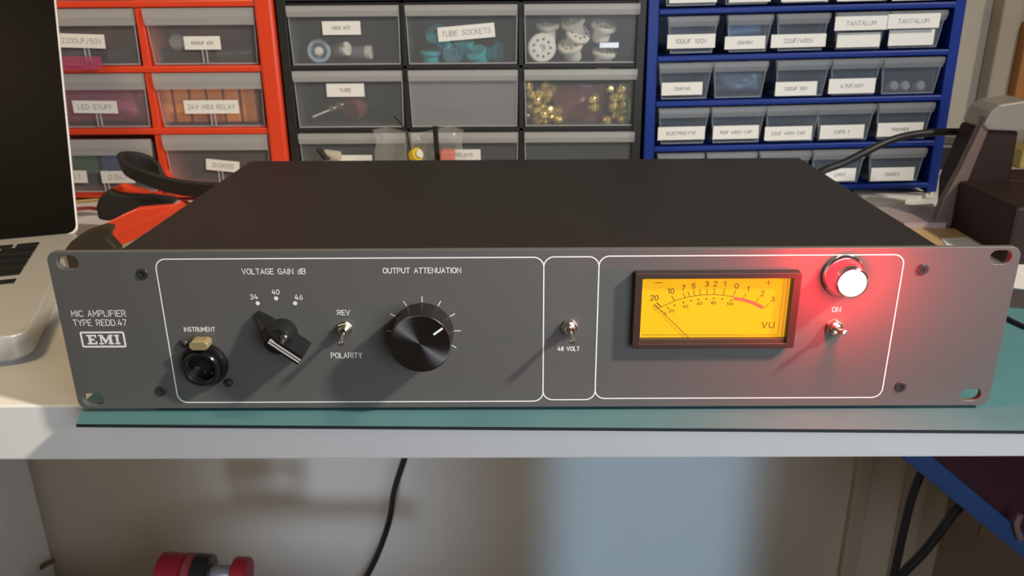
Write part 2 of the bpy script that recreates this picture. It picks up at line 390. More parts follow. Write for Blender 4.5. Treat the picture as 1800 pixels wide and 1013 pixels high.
# combination jack
jc = at(361.5, 640, 0); jx, jz = jc.x, jc.z
jk = MB().lathe([(12.0, 0), (12.0, 1.2), (11.6, 3.0), (10.4, 3.6), (9.6, 3.6), (9.0, 2.6), (8.8, .6), (0, .6)], 56, (jx, 0, jz))
jo = part(jk, 'jack_socket', M_gloss, amp)
jr = MB().lathe([(9.6, .6), (9.6, 6.2), (9.0, 6.9), (7.6, 6.9), (7.0, 6.3), (6.9, 1.0), (0, 1.0)], 56, (jx-.4, 0, jz-.3))
part(jr, 'inner_ring', M_gloss, jo)
hl = MB().lathe([(3.3, 1.0), (3.3, 1.5), (2.9, 1.6), (2.7, 1.1), (0, 1.1)], 32, (jx-.4, 0, jz-.3)); part(hl, 'plug_hole', M_hole, jo)
for dx, dz in ((-3.2, -1.2), (-.2, -3.4), (3.0, -5.0)):
    part(MB().lathe([(.5, 1), (.5, 2.2), (0, 2.4)], 12, (jx+dx, 0, jz+dz)), 'contact', M_nickel, jo)
ltp = [(-4.8,-1.3),(-4.8,1.3),(-3.2,2.5),(3.2,2.5),(4.8,1.3),(4.8,-1.3),(3.2,-2.5),(-3.2,-2.5)]
lc = at(348.5, 609, -7.6)
part(MB().prism([(lc.x+a, -7.6, lc.z+b) for a, b in ltp], (0, 7, 0), bev=.5), 'latch', M_brass, jo)
for px, py in ((322, 605.5), (400.5, 675)):
    p = at(px, py, -1.5)
    part(MB().lathe([(2.4, 0), (2.4, .9), (1.7, 2.0), (.9, 2.3), (.8, 1.2), (0, 1.2)], 24, (p.x, 0, p.z)), 'socket_screw', M_screw, jo)

# gain selector: round hub crossed by a tapering pointer bar
g0 = at(499, 582.5, 0)
gk = MB().lathe([(7.2, 0.2), (7.2, 12.6), (6.8, 13.4), (0, 13.4)], 48, (g0.x, 0, g0.z))
go = part(gk, 'gain_knob', M_black, amp, (g0.x, 0, g0.z))
ga = R(-38)     # direction of the blunt tail, seen from the front
GU = Vector((math.cos(ga), 0, math.sin(ga))); GV = Vector((-math.sin(ga), 0, math.cos(ga))); GN = Vector((0,-1,0)); G0 = Vector((g0.x, 0, g0.z))
def gp(u, v, n): return G0+GU*u+GV*v+GN*n
M_strip = mat('silver_paint_strip', (.62,.60,.55), .35, metal=.3)
bar = MB()
sec = [(-16.2, .25, 3.2, 3.4), (-9, 2.1, 3.2, 9.0), (-5.5, 2.5, 3.4, 15.2), (0, 2.6, 3.4, 16.6), (14.8, 2.6, 3.4, 16.6)]
vs_ = []; fs_ = []
for (u, hw, hb, n) in sec: vs_ += [gp(u, -hb if hw > .3 else -2.2, .3), gp(u, hb if hw > .3 else 2.2, .3), gp(u, hw, n), gp(u, -hw, n)]
for i in range(len(sec)-1):
    for k in range(4): fs_.append([i*4+k, i*4+(k+1) % 4, i*4+4+(k+1) % 4, i*4+4+k])
fs_ += [[3,2,1,0], [16,17,18,19]]
bar.add(vs_, fs_)
part(bar, 'pointer_bar', M_gloss, go)
for v in (-1.35, .15):
    part(MB().add([gp(-3.5, v, 16.9), gp(14.7, v, 16.9), gp(14.7, v+.75, 16.9), gp(-3.5, v+.75, 16.9),
                   gp(-3.5, v, 15.9), gp(14.7, v, 15.9), gp(14.7, v+.75, 15.9), gp(-3.5, v+.75, 15.9)],
                  [[0,1,2,3],[4,7,6,5],[0,4,5,1],[1,5,6,2],[2,6,7,3],[3,7,4,0]]), 'inlay_strip', M_strip, go)
part(MB().lathe([(2.0, 13.4), (2.0, 14.6), (1.2, 15.0), (0, 15.0)], 20, gp(1.5, 4.3, 0)[:]), 'set_screw', M_nickel, go)

# attenuation knob, spun face
M_spun = mat('spun_black_anodised', (.16,.155,.16), .30, metal=1)
nt = M_spun.node_tree; tn = nt.nodes.new('ShaderNodeTangent'); tn.direction_type = 'RADIAL'; tn.axis = 'Y'
nt.links.new(tn.outputs[0], nt.nodes['Principled BSDF'].inputs['Tangent']); nt.nodes['Principled BSDF'].inputs['Anisotropic'].default_value = .95
ak = MB().lathe([(15.4, .3), (15.4, 16.2), (15.15, 16.5)], 72, (kc.x, 0, kc.z))
ao = part(ak, 'attenuation_knob', M_black, amp, (kc.x, 0, kc.z))
part(MB().lathe([(15.15, 16.5), (14.95, 16.55), (14.6, 16.57), (12, 16.57), (9, 16.57), (6, 16.57), (3, 16.57), (0, 16.57)], 72, (kc.x, 0, kc.z)), 'knob_face', M_spun, ao, (kc.x, 0, kc.z))
part(MB().ribbon([(r*math.cos(R(37)), r*math.sin(R(37))) for r in (8.6, 14.4)], 1.1, (kc.x, -16.85, kc.z), UX, UZ, caps=False), 'pointer_line', M_ink, ao)

# toggle switches
def toggle(px, py, nut_r, tip_px, tip_d, name_rot, washer=False):
    c = at(px, py, 0); O = (c.x, 0, c.z)
    if washer:
        b = MB().lathe([(nut_r*1.12, 0), (nut_r*1.12, .5), (nut_r*.7, .55)], 28, O)
    else: b = MB().lathe([(nut_r*1.02, 0), (nut_r*1.02, .35), (nut_r*.7, .4)], 28, O)
    b.lathe([(nut_r*.66, .4), (nut_r*.66, 4.6), (nut_r*.56, 5.0), (nut_r*.44, 5.0), (nut_r*.36, 3.4), (0, 3.4)], 32, O)
    to = part(b, 'toggle_switch', M_nickel, amp)
    n = MB().lathe([(nut_r*.66, .4), (nut_r, .4), (nut_r*1.0, 2.2), (nut_r*.93, 2.6), (nut_r*.66, 2.6)], 6, O, ref=(math.cos(name_rot), 0, math.sin(name_rot)), smooth=False)
    part(n, 'hex_nut', M_nickel, to)
    tip = at(*tip_px, -tip_d); base = Vector((c.x, -3.2, c.z)); d = tip-base; L = d.length
    part(MB().lathe([(1.0, 0), (1.1, L*.45), (1.45, L*.8), (1.6, L*.93), (1.2, L), (0, L+.25)], 20, base, d), 'lever', M_nickel, to)
toggle(606, 577.5, 3.9, (598.5, 606.5), 16, .3)
toggle(1001, 574.5, 4.3, (1006, 603), 15.5, .15)
toggle(1465.3, 575.3, 4.4, (1486, 585), 14.5, .55)

# red pilot light
p0 = at(1481.5, 483, 0); PO = (p0.x, 0, p0.z)
M_lamp = mat('lit_red_lens', (.9,.2,.15), .3, emit=(1.0,.42,.36), estr=14.0)
M_collar = mat('bezel_red_glow', (.5,.02,.02), .3, emit=(1.0,.005,.007), estr=14)  # emission paints red glow onto the bezel side, which only reflects it
pl = part(MB().lathe([(10.6, 0), (10.6, 2.2), (9.8, 3.2), (9.3, 3.2), (9.2, .4)], 48, PO), 'pilot_light', M_chrome, amp)
part(MB().lathe([(9.2, .4), (8.4, 8.4), (8.0, 9.4)], 48, PO), 'bezel_collar', M_collar, pl, label='bezel collar with an added red glow')
part(MB().lathe([(8.0, 9.4), (8.2, 9.8), (7.7, 12.6), (7.2, 13.0), (6.7, 13.0), (6.6, 12.2)], 48, PO), 'knurled_ring', M_chrome, pl)
part(MB().lathe([(6.6, 11.5), (6.5, 13.2), (5.7, 14.6), (4.1, 15.8), (2.2, 16.4), (0, 16.6)], 40, PO), 'lens_dome', M_lamp, pl, label='brightly lit red dome')
pll = bpy.data.lights.new('pilot_light_glow', 'POINT'); pll.energy = .5; pll.color = (1, .004, .010); pll.shadow_soft_size = .006
plo = bpy.data.objects.new('pilot_light_glow', pll); C.objects.link(plo); plo.location = (p0.x*S, -.0235, p0.z*S)

# VU meter
va, vb_, vc, vd = [at(x, y, -5) for x, y in ((1119, 479), (1411, 482), (1395, 613.2), (1109.5, 612.5))]
vx0, vx1 = (va.x+vd.x)/2, (vb_.x+vc.x)/2; vz0, vz1 = (vc.z+vd.z)/2, (va.z+vb_.z)/2
ia, ib, ic, id_ = [at(x, y, -5) for x, y in ((1130.5, 490.5), (1390.5, 490.5), (1385.7, 604.3), (1123.8, 604.3))]
ix0, ix1 = (ia.x+id_.x)/2, (ib.x+ic.x)/2; iz0, iz1 = (ic.z+id_.z)/2, (ia.z+ib.z)/2
M_bez = mat('dark_brown_bezel', (.045,.026,.020), .34)
vs_, fs_ = plate([rrect(vx0, vx1, vz0, vz1, .8, 3), rrect(ix0, ix1, iz0, iz1, .5, 3)[::-1]], -5, 0, .35)
vu = part(MB().add(vs_, fs_), 'vu_meter', M_bez, amp)
YD = -1.0
M_dial = mat('backlit_amber_dial', (.42,.27,.01), .6, emit=(1.0,.55,.002), estr=.60, spec=.08)
nt = M_dial.node_tree
dial = MB().box(ix0-.5, ix1+.5, YD, YD+.8, iz0+.5, iz1+.5)
part(dial, 'dial_face', M_dial, vu, label='glowing amber yellow dial')
M_dk = mat('dial_print_brown', (.05,.022,.004), .7)
M_rd = mat('dial_print_red', (.62,.10,.06), .7, emit=(.9,.10,.03), estr=.42)
sc = MB(); YS = YD-.08
def dpt(cx, cy):    # dial coordinates measured on the dial itself
    p = at(1090+cx/5.294, 450+cy/5.294, YS); return (p.x, p.z)
arc = [(362,488),(420,458),(510,418),(560,402),(605,390),(650,380),(700,371),(748,365),(809,361),(876,360),(960,365),(1050,379)]
O0 = Vector((0, YS, 0))
sc.ribbon([dpt(*p) for p in arc], .28, O0, UX, UZ)
for a, b, wd in (((340,435),(380,472),.5),((478,372),(510,418),.3),((585,342),(605,390),.28),((632,330),(648,380),.28),((683,318),(697,370),.28),((742,310),(748,365),.28),
              ((809,305),(809,362),.28),((880,300),(876,360),.28),((973,305),(960,365),.28),((1077,318),(1050,378),.28),((1172,350),(1145,395),.28),((1298,390),(1258,435),.28),((1390,440),(1340,485),.28),
              ((322,250),(395,250),.34),((1350,248),(1412,248),.34),((1381,222),(1381,278),.34)):
    sc.ribbon([dpt(*a), dpt(*b)], wd, O0, UX, UZ, caps=False)
def dtext(s, cx, cy, h, st, sx=1.0):
    p = dpt(cx, cy+h/2); q = dpt(cx, cy-h/2); hh = q[1]-p[1]
    wn = (sum(G[c][0] for c in s)+1.5*(len(s)-1))*hh/6*sx
    stext(sc, s, (p[0], YS, p[1]), UX, UZ, hh, st*1.15, wn, centre=True)
for s, x, y in (('20',318,390),('10',472,327),('7',588,298),('5',683,280),('3',808,262),('2',886,260),('1',973,262),('0',1083,280),('1',1190,308),('2',1323,350),('3',1418,403)): dtext(s, x, y, 44, .33, 1.08)
for x, y in ((390,516),(447,484),(507,461),(589,435),(660,417),(728,407),(801,401),(872,397),(951,402),(1034,412)):
    q = dpt(x, y); sc.disc(q, .42, O0, UX, UZ, n=10)
for s, x, y in (('0',416,537),('20',478,513),('40',608,470),('60',738,443),('80',870,437),('100',1022,447)): dtext(s, x, y, 24, .2, 1.25)
dtext('V', 1341, 644, 54, .38, 1.15); dtext('U', 1408, 643, 54, .38, 1.1)
sc.ribbon([dpt(205,735), dpt(1470,735)], .22, O0, UX, UZ, caps=False)
part(sc, 'dial_scale', M_dk, vu)
rb = MB(); band = [(1055,396),(1110,402),(1160,413),(1210,428),(1260,448),(1300,468),(1330,487)]
rb.ribbon([dpt(*p) for p in band], 1.75, O0, UX, UZ, caps=False); part(rb, 'red_zone', M_rd, vu, label='red overload band')
nd = MB(); a = dpt(318, 450); b = dpt(636, 757)
nd.tube([(a[0], YS-.5, a[1]), (b[0], YS-.5, b[1])], .16, 6, sub=1); nd.tube([(a[0], YS-.5, a[1]), (a[0]*.87+b[0]*.13, YS-.5, a[1]*.87+b[1]*.13)], .32, 6, sub=1)
part(nd, 'needle', M_dk, vu)
M_lens = clear('clear_acrylic_cover', (.5,.4,.1), .05, .03)
M_prism = mat('amber_acrylic_edge', (.85,.55,.10), .12, emit=(1,.5,.01), estr=.12)
pr_ = MB(); sl = dpt(1490, 500)[0]
pr_.box(sl+1.9, sl+2.5, YD-2.6, YD, iz0+3.0, iz1-.3, .2).box(sl+.2, sl+.75, YD-1.2, YD, iz0+3.6, iz1-.3, .15)
part(pr_, 'cover_edge', M_prism, vu)
part(MB().box(ix0, ix1, -4.0, -3.6, iz0, iz1), 'clear_cover', M_lens, vu)
part(MB().box(ix0, ix1, -3.4, YD, iz0, iz0+1.9, .2), 'lower_ledge', M_bez, vu)

# ------------------------------------------------------------------ laptop
LY = R(19.5); lu = Vector((math.cos(LY), math.sin(LY), 0)); lv = Vector((-math.sin(LY), math.cos(LY), 0))  # right and back along the deck
l0 = Vector((-303, 66, -4))       # front right corner
lap = thing('laptop', 'open silver laptop with black screen at the left edge of the desk', 'laptop', (l0-lu*150+lv*110)[:])
def lp(u, v, z): return l0+lu*u+lv*v+Vector((0,0,z))
def lap_prism(outl, z0, z1, bev):
    return [lp(u, v, z0) for u, v in outl], Vector((0,0,z1-z0))
rc = [(u-325, v) for u, v in rrect(0, 325, 0, 229, 11, 6)]
lb = MB(); p_, d_ = lap_prism(rc, 3.5, 19, 0); lb.prism(p_, d_, bev=1.1)
p_, d_ = lap_prism([(u*.975-4, 5+v*.965) for u, v in rc], 0, 3.6, 0); lb.prism(p_, d_, bev=1.0)
lbo = part(lb, 'base', M_alu, lap)
kw = 18.0
def lbox(u0, u1, v0, v1, z0, z1, bev):
    mb = MB(); mb.prism([lp(u0, v0, z0), lp(u1, v0, z0), lp(u1, v1, z0), lp(u0, v1, z0)], (0,0,z1-z0), bev=bev); return mb
rows = [(103.5, [1.0,1,1]), (113.5, []), (113, []), (122.5, [2.3]+[1]*7), (141.0, [1.8]+[1]*8), (159.5, [1.5]+[1]*9), (178.0, [1.5]+[1]*9), (196.5, [1.0]*10)]
rows = [r for r in rows if r[1]]
for v, ks in rows:
    u = -24.5
    for k in ks:
        wk = kw*k+(k-1)*.8
        part(lbox(u-wk+1.1, u-1.1, v, v+(16.3 if 110 < v < 190 else 8.6), 18.95, 19.9, .35), 'key', M_key, lbo); u -= wk+.8
# lid, leaning back
hl_ = lp(0, 225, 18.5); tl = R(31); ld = (lv*math.sin(tl)+Vector((0,0,math.cos(tl)))); ln = (-lv*math.cos(tl)+Vector((0,0,math.sin(tl))))
def sp_(u, h, n): return hl_+lu*u+ld*h+ln*n
so = [(u-325, v) for u, v in rrect(0, 325, 0, 240, 8, 5)]
lid = MB().prism([sp_(u, h, -5.5) for u, h in so], ln*5.0, bev=.8)
lido = part(lid, 'lid', M_aluglare, lap)
gi = [(u-324, v+1.0) for u, v in rrect(0, 323, 0, 238, 7.4, 5)]
part(MB().prism([sp_(u, h, -.4) for u, h in gi], ln*.9), 'screen', M_glass, lido)
part(MB().tube([lp(-58, 229, 16), lp(-267, 229, 16)], 5.2, 16, sub=1), 'hinge', M_black, lap)

# ------------------------------------------------------------------ drawer cabinets
def drawer(par, x0, x1, z0, z1, yf, depth, lip, lean=2.0, taper=2.5, rib=False, m=None, ml=None):
    """translucent drawer: profiled front with a lip that overhangs it, two sides, floor and back"""
    d = MB(); cx = (x0+x1)/2; hw = (x1-x0)/2; h = z1-z0
    def strip(prof, mi):
        vs = []; n = len(prof)
        for sgn in (-1, 1):
            for (y, z) in prof: vs.append((cx+sgn*(hw-taper*(1-z/h)), yf+y, z0+z))
        d.add(vs, [[i, (i+1) % n, n+(i+1) % n, n+i][::-1] for i in range(n)]+[list(range(n)), list(range(n, 2*n))[::-1]], mi)
    strip([(lean, 0), (0, h-lip), (1.6, h-lip), (1.6+lean, 0)], 0)
    strip([(0, h-lip), (-3.5, h-lip-.8), (-5.5, h-lip*.55), (-5.0, h-1.0), (-3.6, h), (1.6, h), (1.6, h-lip)], 1)
    zl = h-lip; bw = .9
    for sg in (-1, 1):
        a0, a1 = cx+sg*(hw-taper), cx+sg*(hw-taper*lip/h)
        d.prism([(a0, yf+lean-.5, z0), (a1, yf-.5, z0+zl), (a1-sg*bw, yf-.5, z0+zl), (a0-sg*bw, yf+lean-.5, z0)], (0, .6, 0), 1)
    d.box(cx-hw+taper, cx+hw-taper, yf+lean-.6, yf+lean+.2, z0, z0+1.2, mi=1)
    t = 1.2; xa, xb = cx-hw+taper, cx+hw-taper
    d.box(xa, xa+t, yf+4, yf+depth, z0, z1-4); d.box(xb-t, xb, yf+4, yf+depth, z0, z1-4)
    d.box(xa+t, xb-t, yf+4, yf+depth, z0, z0+t); d.box(xa+t, xb-t, yf+depth-t, yf+depth, z0+t, z1-6)
    if rib: d.box(cx-2.6, cx-1.4, yf-.2, yf+1.4, z0+1, z0+h*.42, mi=1).box(cx+1.4, cx+2.6, yf-.2, yf+1.4, z0+1, z0+h*.42, mi=1)
    return part(d, 'drawer', [m or M_drawer, ml or M_lip], par)
def label(par, text, px0, py0, px1, py1, Y, rot=0.0, th=.34, fillw=.6, stroke=None):
    a = at(px0, py0, Y); b = at(px1, py1, Y); c = (a+b)/2; w_, h_ = b.x-a.x, a.z-b.z
    U = Vector((math.cos(R(rot)), 0, math.sin(R(rot)))); V = Vector((-math.sin(R(rot)), 0, math.cos(R(rot))))
    c = Vector((c.x, Y, c.z)); mb = MB()
    mb.prism([c-U*w_/2-V*h_/2, c+U*w_/2-V*h_/2, c+U*w_/2+V*h_/2, c-U*w_/2+V*h_/2], (0, .3, 0))
    if text:
        lines = text.split('|'); n = len(lines)
        for i, ln_ in enumerate(lines):
            hh = h_*th/(1 if n == 1 else 1.3); off = (n-1)/2-i
            stext(mb, ln_, c+V*(off*hh*1.6-hh/2)-Vector((0,.08,0)), U, V, hh, stroke or min(hh*.15, .42), min(w_*.86, (sum(G[q_][0] for q_ in ln_)+1.5*(len(ln_)-1))*hh/6*1.05), 1, centre=True)
    part(mb, 'paper_label', [M_label, M_print], par)

CY = 460.0
def shell(mb, x0, x1, z0, z1, y0, y1, t):
    mb.box(x0, x0+t, y0, y1, z0, z1, .8).box(x1-t, x1, y0, y1, z0, z1, .8).box(x0+t, x1-t, y0+8, y1, z1-4, z1).box(x0+t, x1-t, y1-3, y1, z0, z1-4)

# --- red cabinet
rx1 = -243.5; rx0 = -614.0
rc_ = thing('parts_cabinet', 'red plastic cabinet of clear drawers behind the laptop', 'drawer cabinet', (-430, 530, -4))
fr = MB(); shell(fr, rx0+8, rx1-3, -4, 268, CY+4, CY+150, 4)
fr.box(rx1-18, rx1, CY-7, CY+150, -4, 268, 3).box(rx0, rx0+18, CY-7, CY+150, -4, 268, 3)
RZ = [193.1, 131.3, 69.6, 3.5]
for z in RZ: fr.box(rx0+18, rx1-18, CY-4, CY+20, z-3.2, z+3.2, 1.2).box(rx0+18, rx1-18, CY+20, CY+147, z-1, z+1)
fr.box(rx0+18, rx1-18, CY-4, CY+20, 254, 262, 1.2)
rcol = [-376, -492]
for x in rcol: fr.box(x-4, x+4, CY-2, CY+147, 0, 262, 1)
part(fr, 'cabinet_frame', M_red, rc_)
redd = {}
for i, (xa, xb) in enumerate(((-371, -263), (-487, -381), (-595, -497))):
    for j in range(4):
        zt_ = [258, 189, 127.5, 66][j]; zb_ = [197, 135.5, 73.5, 10][j]
        dy = -9 if (i == 1 and j == 3) else 0; dz = -3 if dy else 0
        redd[i, j] = drawer(rc_, xa, xb, zb_+max(dz,-2), zt_+dz, CY-1+dy, 130, 15, rib=True)
def lab(c, text, *a, **k): label(c, text, *a, **k)
Yl = CY-1.6
lab(redd[0,1], '1000UF 63V', 322, 64, 389, 87, Yl, fillw=.42, th=.22)
lab(redd[1,1], '2200UF/50V', 100, 60, 186, 84, Yl, -2, fillw=.66, th=.36)
lab(redd[0,2], '24V MINI RELAY', 322, 176.5, 421, 199.5, Yl, 0, fillw=.66, th=.34)
lab(redd[1,2], 'LED STUFF', 126, 177.5, 208, 199, Yl, -1, fillw=.58, th=.36)
lab(redd[0,3], '2N3055', 361, 282, 422, 301, Yl-.2, -6, fillw=.46, th=.38)
lab(redd[1,3], '0.047', 176, 301, 238, 322, Yl-9.6, 0, fillw=.5, th=.42)
lab(redd[1,3], '0.1', 112, 300, 155, 321.5, Yl-9.6, -1, fillw=.3, th=.42)

# --- black cabinet
bx0, bx1 = -241.0, 119.3
bc_ = thing('parts_cabinet', 'black plastic cabinet of wide clear drawers between the red and blue cabinets', 'drawer cabinet', (-60, 530, -4))
fr = MB(); shell(fr, bx0, bx1, -4, 268, CY-3, CY+150, 9)
BZ = [193.2, 131.6, 69.2, 6]
for z in BZ: fr.box(bx0+9, bx1-9, CY-2, CY+147, z-2.2, z+2.2, .8)
fr.box(bx0+9, bx1-9, CY-2, CY+20, 192, 197, .8)
for x in (-118.5, -3.0): fr.box(x-2.6, x+2.6, CY-2, CY+147, 0, 264, .8)
part(fr, 'cabinet_frame', M_blackcab, bc_)
blkd = {}
for i, (xa, xb) in enumerate(((-231, -121.6), (-115.6, -6.0), (0.2, 112.6))):
    for j in range(4):
        zt_ = [258, 190.4, 128.6, 66.4][j]; zb_ = [197, 134.2, 72.0, 9][j]
        blkd[i, j] = drawer(bc_, xa, xb, zb_, zt_, CY-1, 130, 9.5, lean=1.0, taper=1.2, m=M_frost if (i, j) == (1, 2) else None)
lab(blkd[0,1], 'MINI KIT', 565.5, 37.5, 634.5, 61, Yl, 0, fillw=.36, th=.26)
lab(blkd[0,2], 'TUBE', 573, 147, 641, 170, Yl, 0, fillw=.22, th=.26)
lab(blkd[1,1], 'TUBE SOCKETS', 769, 44.5, 870, 69, Yl, 4.5, fillw=.62, th=.36)
lab(blkd[0,3], '', 575, 273, 655, 292, Yl)
lab(blkd[1,3], 'RELAYS', 786, 263, 845, 282, Yl, fillw=.5, th=.3)

# --- blue cabinet, right foot propped up a little
ux0, ux1 = 124.0, 431.0
bl_ = thing('parts_cabinet', 'blue cabinet of many small clear drawers right of the black cabinet', 'drawer cabinet', (125, 530, -4))
fr = MB(); shell(fr, ux0, ux1, -4, 240, CY-3, CY+140, 10.5)
UZs = [182.2, 138.0, 93.8, 48.0, 4.0]
for z in UZs: fr.box(ux0+10, ux1-10, CY-4, CY+16, z-3.0, z+2.4, 1.2).box(ux0+10, ux1-10, CY+16, CY+137, z-1, z+1)
fr.box(ux0+10, ux1-10, CY-4, CY+16, 226, 232, 1)
part(fr, 'cabinet_frame', M_blue, bl_)
brow = {0: [(137.5, 193), (195, 243), (250, 302), (308, 358), (363, 416)], 1: None}
def xs(L, y): return [at(p, y, CY).x for p in L]
R1 = [(1178,1267),(1282,1362),(1369,1461),(1471,1563),(1565,1664)]
R2 = [(1161,1255),(1256,1352),(1366,1460),(1462,1550),(1551,1657)]
R3 = [(1159,1248),(1251,1346),(1347,1442),(1437,1537),(1541,1639)]
R4 = [(1156,1238),(1242,1330),(1334,1424),(1427,1520),(1527,1625)]
zr = [(186.5, 224), (142, 180.5-3.2), (97.5, 133.5), (52.2, 89.2), (8, 43.2)]
sl_ = math.tan(R(.97))
blud = {}
for j, rowp in enumerate((None, R1, R2, R3, R4)):
    for i in range(5):
        if rowp is None: xa, xb = brow[0][i]
        else:
            yy = (0, 35, 117, 197, 268)[j]; xa, xb = at(rowp[i][0], yy, CY).x, at(rowp[i][1], yy, CY).x
        tilt = 0
        blud[i, j] = drawer(bl_, xa, xb, zr[j][0]+.6, zr[j][1], CY-3, 120, 8.5, lean=1.8, taper=4.2, m=M_drawerb, ml=M_lipb)
# printed labels (positions on the drawer fronts, before the cabinet is propped)
def blab(i, j, text, px0, py0, px1, py1, dy=2.2, **k):
    a = at((px0+px1)/2, (py0+py1)/2, Yl-2); dz = (a.x-ux0)*sl_
    sh = 1450/840*dz
    label(blud[i, j], text, px0, py0+sh, px1, py1+sh, Yl-dy, 0, **k)
LB = [
 (0,1,'100UF 100V',1178.5,60.5,1261,84.5,.5),(1,1,'220/50V',1279.5,64,1348.5,86,.34),(2,1,'22UF/450V',1361,60.5,1454.5,83,.56),
 (3,1,'',1477,58,1549,83,.4),(4,1,'',1568,53,1643,80,.4),
 (0,2,'22UF/63',1167,145,1237,167,.32),(2,2,'220UF 35V',1367,144,1437,168,.48),(3,2,'4.7UF/63V',1461,138.5,1539,164,.46),
 (0,3,'ELECTROLYTIC',1159,223,1240,245.5,.58),(1,3,'10UF 450V CAP',1256,221,1334,244,.55),(2,3,'22UF 450V CAP',1347,222.5,1427,246,.54),(3,3,'CAPS 1',1444,220,1518,243.5,.46),(4,3,'TRIMMER',1545,216,1621,239.5,.5),
 (3,4,'LM317',1452,296,1502,318,.4),(4,4,'DIODES',1532,294.5,1604,317.5,.36)]
for (i, j, t, a, b, c, d, fw) in LB: blab(i, j, t, a, b, c, d, fillw=fw, th=.22 if t not in ('100UF 100V','22UF/450V') else .30)
blab(3, 1, 'TANTALUM', 1474, 29, 1563, 53, dy=7.8, fillw=.52, th=.30); blab(4, 1, 'TANTALUM', 1566, 25, 1654, 50, dy=7.8, fillw=.56, th=.30)
for i, (a, b) in enumerate(((1183,1266),(1288,1360),(1380,1460),(1478,1556),(1574,1650))): blab(i, 0, '', a, -8, b, 4.5-i*.9)
bl_.rotation_euler = (0, R(-.97), 0)

# ------------------------------------------------------------------ contents of the drawers
M_porc = mat('white_ceramic', (.80,.77,.68), .3)
M_teal = mat('teal_plastic', (.04,.42,.48), .3)
M_bras = mat('brass', (.88,.70,.26), .25, metal=.8)
M_orange = mat('orange_plastic', (.85,.30,.06), .4)
M_pinkbag = clear('pink_antistatic_film', (.62,.14,.26), .3, .6)
M_mauve = clear('mauve_antistatic_film', (.42,.16,.17), .25, .55)
M_bluewh = mat('pale_blue_ceramic', (.40,.50,.62), .3)
M_grey = mat('grey_plastic', (.16,.16,.16), .4)
def socket(px, py, Y, r, face, m, holes=9, name='tube_socket', label_=None, cat='tube socket', group=None):
    """ceramic valve socket: flanged disc with a ring of pin holes"""
    c = at(px, py, Y); c = Vector((c.x, Y, c.z)); a = Vector(face).normalized()
    o = MB().lathe([(r*.55, -9), (r*.72, -8.5), (r*.72, 4.8), (r, 5.2), (r, 8), (r*.9, 9), (r*.25, 9), (r*.22, 5.5), (0, 5.5)], 32, c-a*4, a)
    ob = o.build(name, m, None, c[:]); tag(ob, label_, cat, group)
    u = (UX-a*UX.dot(a)).normalized(); v = a.cross(u)
    for k in range(holes):
        t = 2*math.pi*k/holes
        part(MB().lathe([(r*.10, 8.9), (r*.10, 9.25), (0, 9.25)], 10, c-a*4+(u*math.cos(t)+v*math.sin(t))*r*.6, a), 'pin_hole', M_grey, ob)
    return ob
gw = 'white tube sockets in the top right drawer of the black cabinet'
socket(952, 84, CY+12, 14.2, (0.05,-1,.05), M_porc, label_='white ceramic tube socket with a ring of holes facing out of the black cabinet', group=gw)
for px, py, f, r, t in ((962, 50, (0,-.2,1), 12, 'white tube socket lying flat above the round faced one'), (1003, 84, (-.2,-.5,.8), 13, 'white tube socket tipped up low in the middle of the drawer'),
                       (1014, 62, (.3,-.6,.6), 13, 'white tube socket leaning in the middle of its drawer'), (1008, 43, (-.3,-.4,1), 12.5, 'white tube socket topmost in the middle heap'),
                       (1060, 50, (.2,-.4,1), 13, 'white tube socket on top at the right of its drawer'), (1062, 97, (.1,-.3,1), 12.5, 'white tube socket lowest at the right of its drawer')):
    socket(px, py, CY+24, r, f, M_porc, label_=t, group=gw)
c = at(1070, 79, CY+16)
tag(MB().box(c.x-10, c.x+10, CY+12, CY+22, c.z-3, c.z+3, .6).build('metal_clip', M_steel, None, (c.x, CY+16, c.z-3)), 'small dark metal clip between white tube sockets at the right', 'clip')
gt = 'teal tube sockets in the middle drawer of the black cabinet'
for k, (px, py, f, t) in enumerate(((757, 97, (0,-.1,1), 'teal tube socket at the left end of the middle drawer'), (795, 95, (.2,-1,.2), 'teal tube socket below the slanted label, second from left'), (838, 97, (-.3,-.5,.8), 'teal tube socket under the right end of the slanted label'),
                       (872, 93, (.9,-.4,.1), 'teal tube socket farthest right in the middle drawer'), (768, 62, (-.4,-.6,.6), 'teal tube socket showing left of the slanted label'), (815, 80, (0,-.3,1), 'teal tube socket hidden partly under the slanted label'))):
    socket(px, py, CY+20+(k % 2)*14, 11, f, M_teal, 7, label_=t, group=gt)
